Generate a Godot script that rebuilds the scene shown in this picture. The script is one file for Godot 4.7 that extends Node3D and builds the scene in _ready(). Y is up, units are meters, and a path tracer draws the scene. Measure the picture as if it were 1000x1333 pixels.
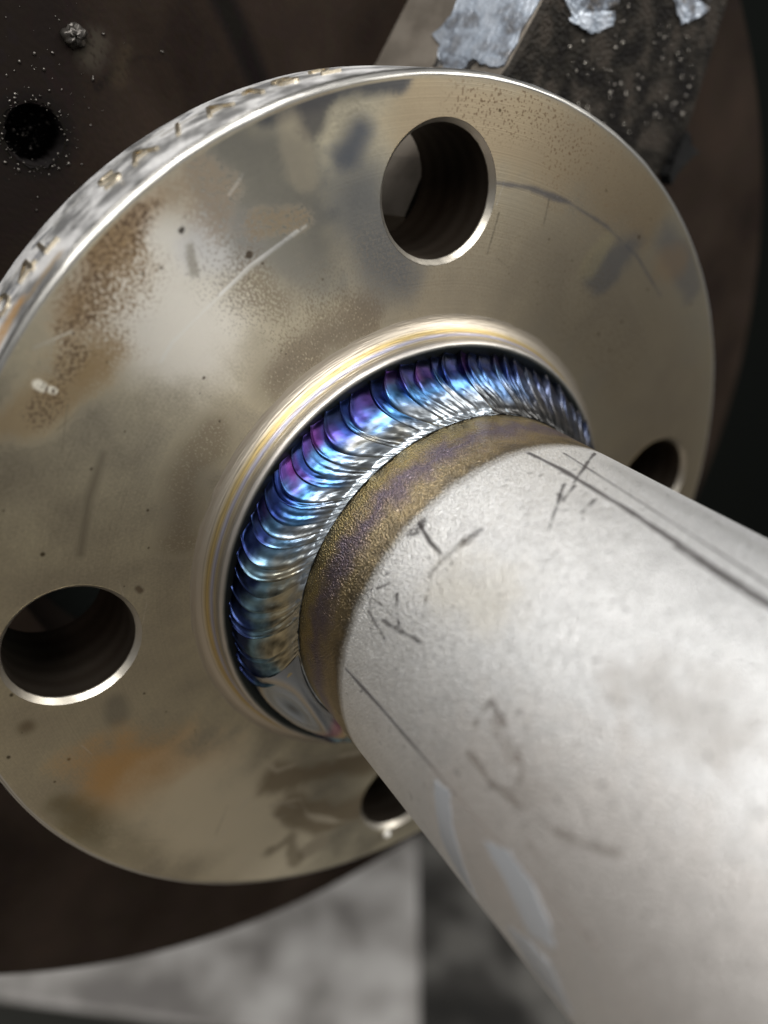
extends Node3D
# A welded pipe flange on a welding positioner, close up. Shapes are laid out in flange radii (S metres) round
# the flange's centre, the pipe along +z; put() turns them into metres.

const S := 0.0762            # outer radius of the flange face, metres
const H := 1.05              # height of its centre above the floor
const T := 0.257             # flange thickness, in radii
const RP := 0.3988           # pipe radius, in radii
const TOE := 0.163           # z of the weld toe on the pipe
const TINT := 0.349          # z where the heat tint on the pipe ends
const HOLE := 1.7194         # angle of the first bolt hole
const RBC := 0.8005          # bolt circle
const RH := 0.1354           # mouth of a bolt hole

var rng := RandomNumberGenerator.new()
var wob := FastNoiseLite.new()


func v3(x: float, y: float, z: float) -> Vector3:
	return Vector3(x, y, z) * S


func lin(r: float, g: float, b: float) -> Color:
	return Color(r, g, b)


func n1(x: float, y := 0.0, z := 0.0) -> float:
	return wob.get_noise_3d(x, y, z)


# ---------------------------------------------------------------- meshes
class Shape:
	var p := PackedVector3Array()
	var n := PackedVector3Array()
	var uv := PackedVector2Array()
	var c := PackedColorArray()
	var ix := PackedInt32Array()

	# f.call(i, j) -> [position in metres, uv, colour]; normals come from the grid: (along i) x (along j)
	func grid(ni: int, nj: int, wrap: bool, f: Callable, flat_normal := Vector3.ZERO) -> void:
		var at := p.size()
		var w := nj + 1
		for i in ni + 1:
			for j in nj + 1:
				var q: Array = f.call(i, j)
				p.append(q[0])
				uv.append(q[1])
				c.append(q[2])
		for i in ni + 1:
			for j in nj + 1:
				if flat_normal != Vector3.ZERO:
					n.append(flat_normal)
					continue
				var a := i - 1
				var b := i + 1
				if i == 0:
					a = ni - 1 if wrap else 0
				if i == ni:
					b = 1 if wrap else ni
				var du := p[at + b * w + j] - p[at + a * w + j]
				var dv := p[at + i * w + mini(j + 1, nj)] - p[at + i * w + maxi(j - 1, 0)]
				n.append((du * 1000.0).cross(dv * 1000.0).normalized())
		for i in ni:
			for j in nj:
				var k := at + i * w + j
				ix.append_array(PackedInt32Array([k, k + 1, k + w, k + 1, k + w + 1, k + w]))

	func tri(a: Vector3, b: Vector3, d: Vector3, col := Color.WHITE) -> void:   # a, b, d counter-clockwise from outside
		var m := ((b - a) * 1000.0).cross((d - a) * 1000.0).normalized()
		if m == Vector3.ZERO:
			m = Vector3.UP
		var k := p.size()
		for q in [a, b, d]:
			p.append(q)
			n.append(m)
			uv.append(Vector2(q.x, q.y) / 0.0762)
			c.append(col)
		ix.append_array(PackedInt32Array([k, k + 2, k + 1]))

	func quad(a: Vector3, b: Vector3, d: Vector3, e: Vector3, col := Color.WHITE) -> void:
		tri(a, b, d, col)
		tri(a, d, e, col)

	func mesh() -> ArrayMesh:
		var a := []
		a.resize(Mesh.ARRAY_MAX)
		a[Mesh.ARRAY_VERTEX] = p
		a[Mesh.ARRAY_NORMAL] = n
		a[Mesh.ARRAY_TEX_UV] = uv
		a[Mesh.ARRAY_COLOR] = c
		a[Mesh.ARRAY_INDEX] = ix
		var m := ArrayMesh.new()
		m.add_surface_from_arrays(Mesh.PRIMITIVE_TRIANGLES, a)
		return m


# a turned surface; prof = [[r, z, colour], ...], outside on the left of z+ (z rising for an outer wall, r falling for a front face)
func lathe(sh: Shape, prof: Array, seg: int, uv_r := Vector2.ZERO, uv_z := Vector2.ZERO, jitter := 0.0, centre := Vector2.ZERO) -> void:
	sh.grid(seg, prof.size() - 1, true, func(i: int, j: int):
		var a := TAU * (i % seg) / seg
		var q: Array = prof[j]
		var r: float = q[0]
		var z: float = q[1]
		if jitter > 0.0:
			r += jitter * n1(cos(a) * 900.0, sin(a) * 900.0, j * 70.0)
			z += 0.5 * jitter * n1(cos(a) * 700.0, sin(a) * 700.0, 500 + j * 70.0)
		var t := 0.5
		if uv_r != Vector2.ZERO:
			t = (r - uv_r.x) / (uv_r.y - uv_r.x)
		elif uv_z != Vector2.ZERO:
			t = (z - uv_z.x) / (uv_z.y - uv_z.x)
		return [v3(centre.x + r * cos(a), centre.y + r * sin(a), z), Vector2(float(i) / seg, t), q[2] if q.size() > 2 else Color.WHITE])


# a flat ring at z from r0 out to r1, with round holes [[angle, distance, radius], ...] in it
func pierced(sh: Shape, r0: float, r1: float, z: float, holes: Array, uv_r: Vector2, up := true) -> void:
	var spans := []
	for h in holes:
		var ra: float = h[1] - h[2] * 1.17
		var rb: float = h[1] + h[2] * 1.17
		var da: float = h[2] * 1.3 / h[1]
		spans.append([h[0], da, ra, rb])
	spans.sort_custom(func(a, b): return a[0] < b[0])
	var ra: float = spans[0][2]
	var rb: float = spans[0][3]
	var nz := Vector3(0, 0, 1.0 if up else -1.0)
	var patch := func(a0: float, a1: float, q0: float, q1: float, ni: int, nj: int):
		sh.grid(ni, nj, false, func(i: int, j: int):
			var a: float = lerpf(a0, a1, float(i) / ni)
			var r: float = lerpf(q1, q0, float(j) / nj) if up else lerpf(q0, q1, float(j) / nj)
			return [v3(r * cos(a), r * sin(a), z), Vector2(a / TAU, (r - uv_r.x) / (uv_r.y - uv_r.x)), Color.WHITE], nz)
	patch.call(0.0, TAU, r0, ra, 256, 3)
	patch.call(0.0, TAU, rb, r1, 256, 2)
	for k in spans.size():
		var s: Array = spans[k]
		var nxt: Array = spans[(k + 1) % spans.size()]
		var a1: float = nxt[0] - nxt[1] + (TAU if k == spans.size() - 1 else 0.0)
		patch.call(s[0] + s[1], a1, ra, rb, maxi(8, int((a1 - s[0] - s[1]) * 40)), 4)
	for h in holes:
		var da: float = h[2] * 1.3 / h[1]
		var c: Vector2 = Vector2(cos(h[0]), sin(h[0])) * h[1]
		sh.grid(96, 5, false, func(i: int, j: int):
			var f: float = TAU * i / 96 * (1.0 if up else -1.0)
			var m := Vector2(cos(f), sin(f))
			var b: Vector2 = m / maxf(absf(m.x), absf(m.y))
			var r: float = (ra + rb) / 2 + (rb - ra) / 2 * b.x
			var a: float = h[0] + da * b.y
			var e := Vector2(cos(a), sin(a)) * r
			var g: Vector2 = c + Vector2(cos(f + h[0]), sin(f + h[0])) * h[2]
			var q := e.lerp(g, float(j) / 5)
			var qa := atan2(q.y, q.x)
			qa += TAU * roundf((h[0] - qa) / TAU)
			return [v3(q.x, q.y, z), Vector2(qa / TAU, (q.length() - uv_r.x) / (uv_r.y - uv_r.x)), Color.WHITE], nz)


# a slab between two outlines of equal length (counter-clockwise seen from the front), edges chamfered by the caller's own points
func prism(front: Array, back: Array) -> Shape:
	var sh := Shape.new()
	var flat := PackedVector2Array()
	for q in front:
		flat.append(Vector2(q.x, q.y))
	var t := Geometry2D.triangulate_polygon(flat)
	for k in range(0, t.size(), 3):
		var a: Vector3 = front[t[k]]
		var b: Vector3 = front[t[k + 1]]
		var d: Vector3 = front[t[k + 2]]
		if (b - a).cross(d - a).z < 0:
			var o := b
			b = d
			d = o
		sh.tri(a * S, b * S, d * S)
		sh.tri(back[t[k]] * S, back[t[k + 2]] * S, back[t[k + 1]] * S) if (flat[t[k + 1]] - flat[t[k]]).cross(flat[t[k + 2]] - flat[t[k]]) > 0 else sh.tri(back[t[k]] * S, back[t[k + 1]] * S, back[t[k + 2]] * S)
	for k in front.size():
		var m := (k + 1) % front.size()
		sh.quad(back[k] * S, back[m] * S, front[m] * S, front[k] * S)
	return sh


func bevel_box(sx: float, sy: float, sz: float, b: float) -> Shape:   # metres, centred
	var sh := Shape.new()
	var h := Vector3(sx, sy, sz) / 2
	for ax in 3:
		for sg in [-1.0, 1.0]:
			var u := (ax + 1) % 3
			var w := (ax + 2) % 3
			var f := func(a: float, c: float, inset: float) -> Vector3:
				var q := Vector3.ZERO
				q[ax] = sg * (h[ax] - inset)
				q[u] = a * (h[u] - b + inset)
				q[w] = c * (h[w] - b + inset)
				return q
			var ring := [[-1.0, -1.0], [1.0, -1.0], [1.0, 1.0], [-1.0, 1.0]]
			if sg < 0:
				ring.reverse()
			var c0: Array = ring.map(func(q): return f.call(q[0], q[1], 0.0))
			var c1: Array = ring.map(func(q): return f.call(q[0], q[1], b / 2))
			sh.quad(c0[0], c0[1], c0[2], c0[3])
			for k in 4:
				var m := (k + 1) % 4
				sh.quad(c0[m], c0[k], c1[k], c1[m])
	return sh


# ---------------------------------------------------------------- nodes
func obj(called: String, sh, m: Material, parent: Node = self) -> MeshInstance3D:
	var o := MeshInstance3D.new()
	o.name = called
	o.mesh = sh.mesh() if sh is Shape else sh
	o.material_override = m
	parent.add_child(o, true)
	return o


func thing(called: String, label: String, category: String, at := Vector3.ZERO) -> Node3D:
	var o := Node3D.new()
	o.name = called
	o.position = at
	o.set_meta("label", label)
	o.set_meta("category", category)
	add_child(o, true)
	return o


# ---------------------------------------------------------------- materials
func metal(col: Color, rough: float, metallic := 1.0) -> StandardMaterial3D:
	var m := StandardMaterial3D.new()
	m.albedo_color = col.linear_to_srgb()
	m.roughness = rough
	m.metallic = metallic
	if metallic == 0.0:
		m.metallic_specular = 0.2
	return m


func vmetal(rough: float, metallic := 1.0) -> StandardMaterial3D:
	var m := metal(Color.WHITE, rough, metallic)
	m.vertex_color_use_as_albedo = true
	return m


func noise_tex(size: int, freq: float, seed_: int, ramp: Array = [], kind := FastNoiseLite.TYPE_SIMPLEX_SMOOTH, octaves := 4) -> NoiseTexture2D:
	var f := FastNoiseLite.new()
	f.noise_type = kind
	f.seed = seed_
	f.frequency = freq
	f.fractal_octaves = octaves
	var t := NoiseTexture2D.new()
	t.width = size
	t.height = size
	t.seamless = true
	t.noise = f
	if ramp:
		var g := Gradient.new()
		g.offsets = PackedFloat32Array(ramp.map(func(q): return q[0]))
		g.colors = PackedColorArray(ramp.map(func(q): return (q[1] as Color).linear_to_srgb()))
		t.color_ramp = g
	return t


func rough_stuff(ramp: Array, rough: float, tile: float, freq: float, seed_: int, bump := 0.0, bump_freq := 0.1, metallic := 0.0) -> StandardMaterial3D:
	var m := StandardMaterial3D.new()
	m.albedo_texture = noise_tex(512, freq, seed_, ramp)
	m.roughness = rough
	m.metallic = metallic
	m.uv1_triplanar = true
	m.uv1_scale = Vector3.ONE / tile
	if bump > 0.0:
		m.heightmap_enabled = true
		m.heightmap_texture = noise_tex(512, bump_freq, seed_ + 5)
		m.heightmap_scale = bump
	return m


# ---------------------------------------------------------------- painted metal: what stains, scratches and marks are on a surface
class Paint:
	var w: int
	var h: int
	var polar: bool
	var lo: float
	var hi: float
	var around: float                    # radius of the cylinder when not polar
	var px := PackedFloat32Array()       # r, g, b, rough, metal, height
	var big: PackedByteArray
	var fine: PackedByteArray
	var cs := PackedFloat32Array()
	var sn := PackedFloat32Array()

	func _init(w_: int, h_: int, polar_: bool, lo_: float, hi_: float, around_: float, seed_: int, f_big: float, f_fine: float, squash := 1.0) -> void:
		w = w_
		h = h_
		polar = polar_
		lo = lo_
		hi = hi_
		around = around_
		px.resize(w * h * 6)
		var f := FastNoiseLite.new()
		f.seed = seed_
		f.fractal_octaves = 5
		f.frequency = f_big
		var tall := maxi(8, int(h * squash))
		big = stretched(f, tall)
		f.seed = seed_ + 1
		f.frequency = f_fine
		f.fractal_octaves = 3
		fine = stretched(f, tall)
		for i in w:
			cs.append(cos(TAU * i / w))
			sn.append(sin(TAU * i / w))

	func stretched(f: FastNoiseLite, tall: int) -> PackedByteArray:
		var im := f.get_seamless_image(w, tall)
		if tall != h:
			im.resize(w, h, Image.INTERPOLATE_CUBIC)
		return im.get_data()

	# poly: points in flange radii (polar: x, y on the face; else angle, z); n_amp roughens the outline; speck keeps only what fine noise passes
	func stroke(poly: Array, width: float, soft: float, col: Color, alpha: float, rough: float, n_amp := 0.0, speck := 0.0, metallic := -1.0, dent := 0.0) -> void:
		var pts := []
		var amin := 99.0
		var amax := -99.0
		var rmin := 99.0
		var rmax := -99.0
		for q in poly:
			var a: float = fposmod(atan2(q[1], q[0]), TAU) if polar else q[0]
			var r: float = Vector2(q[0], q[1]).length() if polar else q[1]
			amin = minf(amin, a)
			amax = maxf(amax, a)
			rmin = minf(rmin, r)
			rmax = maxf(rmax, r)
			pts.append(Vector2(q[0], q[1]) if polar else Vector2(q[0] * around, q[1]))
		var grow := width + soft + n_amp * 1.4
		var ga := grow / (maxf(rmin - grow, lo) if polar else around)
		var i0 := int(floor((amin - ga) / TAU * w))
		var i1 := int(ceil((amax + ga) / TAU * w))
		var j0 := clampi(int((rmin - grow - lo) / (hi - lo) * h), 0, h - 1)
		var j1 := clampi(int((rmax + grow - lo) / (hi - lo) * h) + 1, 0, h - 1)
		var closed := pts.size()
		for j in range(j0, j1 + 1):
			var r := lo + (hi - lo) * (j + 0.5) / h
			for ii in range(i0, i1 + 1):
				var i := posmod(ii, w)
				var p := Vector2(cs[i] * r, sn[i] * r) if polar else Vector2(TAU * ii / w * around, r)
				var d := 9.0
				if closed == 1:
					d = p.distance_to(pts[0])
				else:
					for k in closed - 1:
						var a: Vector2 = pts[k]
						var e: Vector2 = pts[k + 1] - a
						var t := clampf((p - a).dot(e) / e.length_squared(), 0.0, 1.0)
						d = minf(d, p.distance_to(a + e * t))
				var at := j * w + i
				d -= n_amp * ((big[at] / 127.5 - 1.0) + 0.32 * (fine[at] / 127.5 - 1.0))
				if d > width + soft:
					continue
				var s := alpha * (1.0 - smoothstep(width - soft, width + soft, d))
				if speck > 0.0:
					s *= smoothstep(speck - 0.1, speck + 0.1, fine[at] / 255.0)
				if s <= 0.0:
					continue
				var o := at * 6
				px[o] = lerpf(px[o], col.r, s)
				px[o + 1] = lerpf(px[o + 1], col.g, s)
				px[o + 2] = lerpf(px[o + 2], col.b, s)
				px[o + 3] = lerpf(px[o + 3], rough, s)
				if metallic >= 0.0:
					px[o + 4] = lerpf(px[o + 4], metallic, s)
				px[o + 5] += dent * s

	func textures(bump := 0.0) -> Array:
		var a := PackedByteArray()
		var b := PackedByteArray()
		var c := PackedByteArray()
		a.resize(w * h * 3)
		b.resize(w * h * 3)
		c.resize(w * h)
		var table := PackedByteArray()
		for k in 1025:
			var x := k / 1024.0
			table.append(int(255.0 * (12.92 * x if x < 0.0031308 else 1.055 * pow(x, 1 / 2.4) - 0.055) + 0.5))
		for k in w * h:
			for q in 3:
				a[k * 3 + q] = table[int(clampf(px[k * 6 + q], 0, 1) * 1024)]
			b[k * 3] = 255
			b[k * 3 + 1] = int(clampf(px[k * 6 + 3], 0, 1) * 255)
			b[k * 3 + 2] = int(clampf(px[k * 6 + 4], 0, 1) * 255)
			c[k] = int(clampf(px[k * 6 + 5], 0, 1) * 255)
		return [ImageTexture.create_from_image(Image.create_from_data(w, h, false, Image.FORMAT_RGB8, a)), ImageTexture.create_from_image(Image.create_from_data(w, h, false, Image.FORMAT_RGB8, b)), ImageTexture.create_from_image(Image.create_from_data(w, h, false, Image.FORMAT_L8, c))]

	func material(bump: float, aniso := 0.0) -> ORMMaterial3D:
		var t := textures()
		var m := ORMMaterial3D.new()
		m.albedo_texture = t[0]
		m.orm_texture = t[1]
		if bump != 0.0:
			m.heightmap_enabled = true
			m.heightmap_texture = t[2]
			m.heightmap_scale = bump
		if aniso != 0.0:
			m.anisotropy_enabled = true
			m.anisotropy = aniso
		return m


func face_material() -> Material:
	var p := Paint.new(2048, 512, true, 0.55, 1.0, 0.0, 11, 0.014, 0.36, 0.28)
	var ring := PackedFloat32Array()          # lathe grooves: one value for each radius
	for j in p.h:
		ring.append(0.5 + 0.22 * n1(j * 160.0) + 0.28 * rng.randf_range(-1, 1))
	for j in p.h:
		for i in p.w:
			var k := j * p.w + i
			var b := p.big[k] / 255.0
			var f := p.fine[k] / 255.0
			var m := 0.80 + 0.34 * b + 0.26 * (f - 0.5)
			var warm := 0.7 + 0.6 * b
			m *= 0.94 + 0.12 * ring[j]
			p.px[k * 6] = 0.57 * m
			p.px[k * 6 + 1] = 0.52 * m
			p.px[k * 6 + 2] = (0.445 - 0.05 * warm) * m
			p.px[k * 6 + 3] = 0.42 + 0.12 * (b - 0.5) + 0.10 * (f - 0.5)
			p.px[k * 6 + 4] = 1.0
			p.px[k * 6 + 5] = ring[j]
	var brown := lin(0.20, 0.125, 0.055)
	var umber := lin(0.10, 0.06, 0.03)
	var slate := lin(0.23, 0.245, 0.27)
	# broad tones of the turned face, uneven light painted in
	p.stroke([[-0.018, 0.60], [0.196, 0.66], [0.468, 0.60], [0.75, 0.35], [0.8, 0.1]], 0.22, 0.15, lin(0.33, 0.275, 0.20), 0.7, 0.46, 0.06)  # brown of the right side, deepened for the weaker light there
	p.stroke([[-0.18, 0.93], [-0.05, 0.93], [0.2, 0.92], [0.45, 0.83]], 0.09, 0.05, lin(0.36, 0.28, 0.18), 0.75, 0.5, 0.03)
	p.stroke([[-0.673, 0.633], [-0.695, 0.556], [-0.60, 0.50]], 0.11, 0.07, lin(0.82, 0.79, 0.72), 0.85, 0.40, 0.05)  # sheen at the upper left, painted as paler metal
	p.stroke([[-0.582, 0.666], [-0.53, 0.66]], 0.05, 0.03, lin(0.68, 0.68, 0.68), 0.7, 0.3, 0.03)
	p.stroke([[-0.55, 0.79], [-0.49, 0.76], [-0.40, 0.66]], 0.09, 0.03, lin(0.30, 0.29, 0.26), 0.75, 0.3, 0.04)
	p.stroke([[-0.293, 0.761], [-0.24, 0.68], [-0.2, 0.65]], 0.07, 0.05, slate, 0.7, 0.3, 0.03)
	p.stroke([[-0.314, 0.875], [-0.33, 0.835]], 0.025, 0.02, lin(0.2, 0.22, 0.26), 0.85, 0.3, 0.015)
	p.stroke([[-0.507, 0.876], [-0.37, 0.935], [-0.25, 0.968]], 0.022, 0.012, lin(0.17, 0.175, 0.185), 0.9, 0.3, 0.015)
	p.stroke([[-0.399, 0.929], [-0.415, 0.89]], 0.03, 0.012, lin(0.17, 0.165, 0.165), 0.85, 0.35, 0.02)
	p.stroke([[-0.45, 0.87], [-0.44, 0.83], [-0.41, 0.78]], 0.020, 0.012, lin(0.42, 0.37, 0.28), 0.6, 0.45, 0.022)
	p.stroke([[0.423, 0.724], [0.39, 0.677]], 0.05, 0.02, lin(0.24, 0.235, 0.23), 0.8, 0.35, 0.03)
	p.stroke([[0.37, 0.75], [0.33, 0.69]], 0.022, 0.015, lin(0.5, 0.44, 0.29), 0.7, 0.4, 0.015)
	p.stroke([[0.565, 0.771], [0.608, 0.739], [0.709, 0.66]], 0.04, 0.025, lin(0.27, 0.26, 0.25), 0.7, 0.35, 0.03)
	p.stroke([[0.592, 0.71]], 0.05, 0.03, lin(0.45, 0.32, 0.2), 0.5, 0.45, 0.03)
	# rust and soot along the rim
	p.stroke([[-0.659, 0.726], [-0.719, 0.684], [-0.748, 0.639], [-0.777, 0.576], [-0.80, 0.532]], 0.035, 0.03, brown, 0.85, 0.6, 0.03, 0.0, 0.6)
	p.stroke([[-0.64, 0.738], [-0.60, 0.745], [-0.6, 0.72]], 0.05, 0.025, lin(0.21, 0.16, 0.11), 0.75, 0.6, 0.04, 0.35, 0.7)
	p.stroke([[-0.719, 0.684], [-0.76, 0.62], [-0.79, 0.56]], 0.045, 0.03, umber, 0.9, 0.7, 0.03, 0.5, 0.4)
	p.stroke([[-0.735, 0.61], [-0.769, 0.514], [-0.78, 0.449]], 0.055, 0.04, lin(0.26, 0.18, 0.09), 0.65, 0.6, 0.05, 0.3, 0.7)
	p.stroke([[-0.735, 0.61], [-0.76, 0.53]], 0.05, 0.03, umber, 0.8, 0.7, 0.04, 0.58, 0.4)
	p.stroke([[-0.76, 0.45], [-0.80, 0.40], [-0.841, 0.376], [-0.889, 0.35], [-0.93, 0.33]], 0.04, 0.03, lin(0.22, 0.15, 0.07), 0.75, 0.6, 0.03, 0.0, 0.7)
	p.stroke([[-0.487, 0.701], [-0.41, 0.715]], 0.022, 0.012, lin(0.22, 0.165, 0.10), 0.8, 0.55, 0.012, 0.4, 0.7)
	p.stroke([[-0.489, 0.595], [-0.425, 0.571]], 0.045, 0.03, lin(0.20, 0.16, 0.115), 0.65, 0.55, 0.03, 0.4)
	p.stroke([[-0.41, 0.43], [-0.331, 0.497], [-0.249, 0.54]], 0.045, 0.04, lin(0.17, 0.135, 0.10), 0.75, 0.55, 0.03, 0.25)
	p.stroke([[-0.538, 0.318], [-0.585, 0.225], [-0.59, 0.09]], 0.03, 0.03, lin(0.22, 0.17, 0.12), 0.6, 0.5, 0.03, 0.3)
	p.stroke([[-0.10, 0.965], [0.062, 0.965], [0.2, 0.93]], 0.05, 0.04, umber, 0.8, 0.6, 0.03, 0.66, 0.6)
	p.stroke([[0.2, 0.86], [0.4, 0.8], [0.3, 0.9]], 0.08, 0.05, umber, 0.7, 0.6, 0.04, 0.72, 0.6)
	p.stroke([[-0.627, 0.676]], 0.007, 0.002, lin(0.02, 0.015, 0.01), 1.0, 0.8, 0.005, 0.0, 0.2)
	p.stroke([[-0.502, 0.646]], 0.006, 0.002, lin(0.03, 0.02, 0.01), 1.0, 0.8, 0.004, 0.0, 0.2)
	p.stroke([[-0.61, 0.65], [-0.6, 0.61]], 0.007, 0.006, lin(0.22, 0.2, 0.16), 0.7, 0.6, 0.006)
	p.stroke([[-0.669, -0.006], [-0.664, -0.012]], 0.006, 0.004, umber, 0.8, 0.8, 0.003)
	for k in 90:
		var a := rng.randf_range(0.6, 4.6)
		var r := rng.randf_range(0.62, 0.98)
		p.stroke([[cos(a) * r, sin(a) * r]], rng.randf_range(0.0008, 0.0035), 0.002, lin(0.06, 0.04, 0.02), 0.9, 0.6, 0.002)
	p.stroke([[-0.853, 0.410], [-0.846, 0.406]], 0.008, 0.003, lin(0.6, 0.58, 0.5), 0.9, 0.5, 0.003, 0.0, 0.2)
	p.stroke([[-0.832, 0.401], [-0.828, 0.399]], 0.006, 0.002, lin(0.6, 0.58, 0.5), 0.9, 0.5, 0.002, 0.0, 0.2)
	p.stroke([[-0.875, -0.288]], 0.02, 0.012, lin(0.2, 0.15, 0.09), 0.7, 0.55, 0.012)
	p.stroke([[-0.704, -0.276], [-0.7, -0.31]], 0.025, 0.015, lin(0.26, 0.25, 0.22), 0.6, 0.35, 0.015)
	p.stroke([[-0.744, 0.281], [-0.768, 0.193], [-0.78, 0.085]], 0.006, 0.01, lin(0.2, 0.17, 0.13), 0.6, 0.5, 0.006)
	# residue left by fluid on the lower half
	p.stroke([[-0.70, -0.46], [-0.613, -0.487], [-0.539, -0.523]], 0.085, 0.07, lin(0.72, 0.46, 0.21), 0.9, 0.48, 0.06)
	p.stroke([[-0.808, -0.509], [-0.74, -0.60], [-0.62, -0.72]], 0.035, 0.03, lin(0.22, 0.19, 0.11), 0.7, 0.5, 0.03)
	p.stroke([[-0.50, -0.62], [-0.341, -0.763], [-0.30, -0.88]], 0.16, 0.10, lin(0.88, 0.80, 0.62), 0.95, 0.50, 0.05)  # cream residue, lightened further for the sheen on the lower face
	p.stroke([[-0.30, -0.61], [-0.163, -0.63], [0.0, -0.64]], 0.04, 0.025, lin(0.27, 0.21, 0.135), 0.75, 0.45, 0.03)
	p.stroke([[-0.234, -0.73], [-0.10, -0.80], [0.03, -0.82]], 0.055, 0.025, lin(0.27, 0.21, 0.135), 0.75, 0.45, 0.04)
	p.stroke([[-0.347, -0.535], [-0.30, -0.585], [-0.215, -0.578], [-0.123, -0.594], [-0.02, -0.60]], 0.003, 0.006, lin(0.75, 0.68, 0.54), 0.7, 0.5, 0.012, 0.0)
	p.stroke([[-0.30, -0.70], [-0.274, -0.697], [-0.218, -0.704], [-0.187, -0.768], [-0.083, -0.833], [0.048, -0.868]], 0.003, 0.007, lin(0.75, 0.68, 0.54), 0.7, 0.5, 0.014, 0.0)
	p.stroke([[-0.168, -0.905], [-0.125, -0.889]], 0.028, 0.008, lin(0.62, 0.55, 0.42), 0.85, 0.4, 0.012)
	p.stroke([[-0.28, -0.86], [-0.23, -0.84], [-0.2, -0.93]], 0.02, 0.012, lin(0.25, 0.2, 0.13), 0.6, 0.45, 0.02)
	for q in [[-0.72, 0.655, 0.02], [-0.755, 0.60, 0.025], [-0.745, 0.56, 0.02], [-0.785, 0.53, 0.018], [-0.70, 0.69, 0.02], [-0.665, 0.72, 0.016], [-0.79, 0.46, 0.02], [-0.83, 0.39, 0.018]]:
		p.stroke([[q[0], q[1]], [q[0] - 0.02, q[1] - 0.03]], q[2], 0.012, lin(0.055, 0.032, 0.016), 0.9, 0.75, 0.02, 0.56, 0.3)
	p.stroke([[-0.70, 0.60], [-0.72, 0.55]], 0.05, 0.03, lin(0.18, 0.12, 0.065), 0.6, 0.65, 0.03, 0.62, 0.6)
	p.stroke([[-0.55, 0.62], [-0.45, 0.52], [-0.38, 0.46]], 0.05, 0.04, lin(0.16, 0.125, 0.09), 0.5, 0.6, 0.03, 0.63, 0.7)
	p.stroke([[-0.3, 0.60], [-0.1, 0.66], [0.2, 0.66], [0.5, 0.5]], 0.10, 0.06, lin(0.20, 0.16, 0.11), 0.5, 0.55, 0.05, 0.6)
	for k in 26:
		var a := rng.randf_range(1.3, 4.4)
		var r := rng.randf_range(0.64, 0.96)
		var e := Vector2.from_angle(rng.randf() * TAU) * rng.randf_range(0.02, 0.10)
		p.stroke([[cos(a) * r, sin(a) * r], [cos(a) * r + e.x, sin(a) * r + e.y]], 0.0006, 0.0014, lin(0.75, 0.72, 0.66) if k % 2 else lin(0.15, 0.13, 0.1), 0.5, 0.35, 0.002)
	# scratches
	p.stroke([[-0.397, 0.706], [-0.493, 0.628], [-0.572, 0.549], [-0.631, 0.486], [-0.649, 0.451]], 0.0022, 0.003, lin(0.8, 0.79, 0.74), 0.6, 0.3, 0.003, 0.25)
	p.stroke([[-0.415, 0.695], [-0.50, 0.627], [-0.55, 0.574]], 0.002, 0.002, lin(0.85, 0.84, 0.8), 0.8, 0.3, 0.002)
	p.stroke([[0.01, 0.828], [0.103, 0.829], [0.218, 0.814], [0.351, 0.777], [0.478, 0.719], [0.597, 0.636]], 0.004, 0.005, lin(0.17, 0.17, 0.19), 0.7, 0.35, 0.006)
	p.stroke([[-0.86, 0.47], [-0.80, 0.50]], 0.0015, 0.0015, lin(0.7, 0.68, 0.6), 0.7, 0.3)
	p.stroke([[0.03, 0.80], [0.10, 0.815]], 0.008, 0.006, lin(0.5, 0.44, 0.33), 0.6, 0.4)
	return p.material(0.0012, -0.6)


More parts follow.
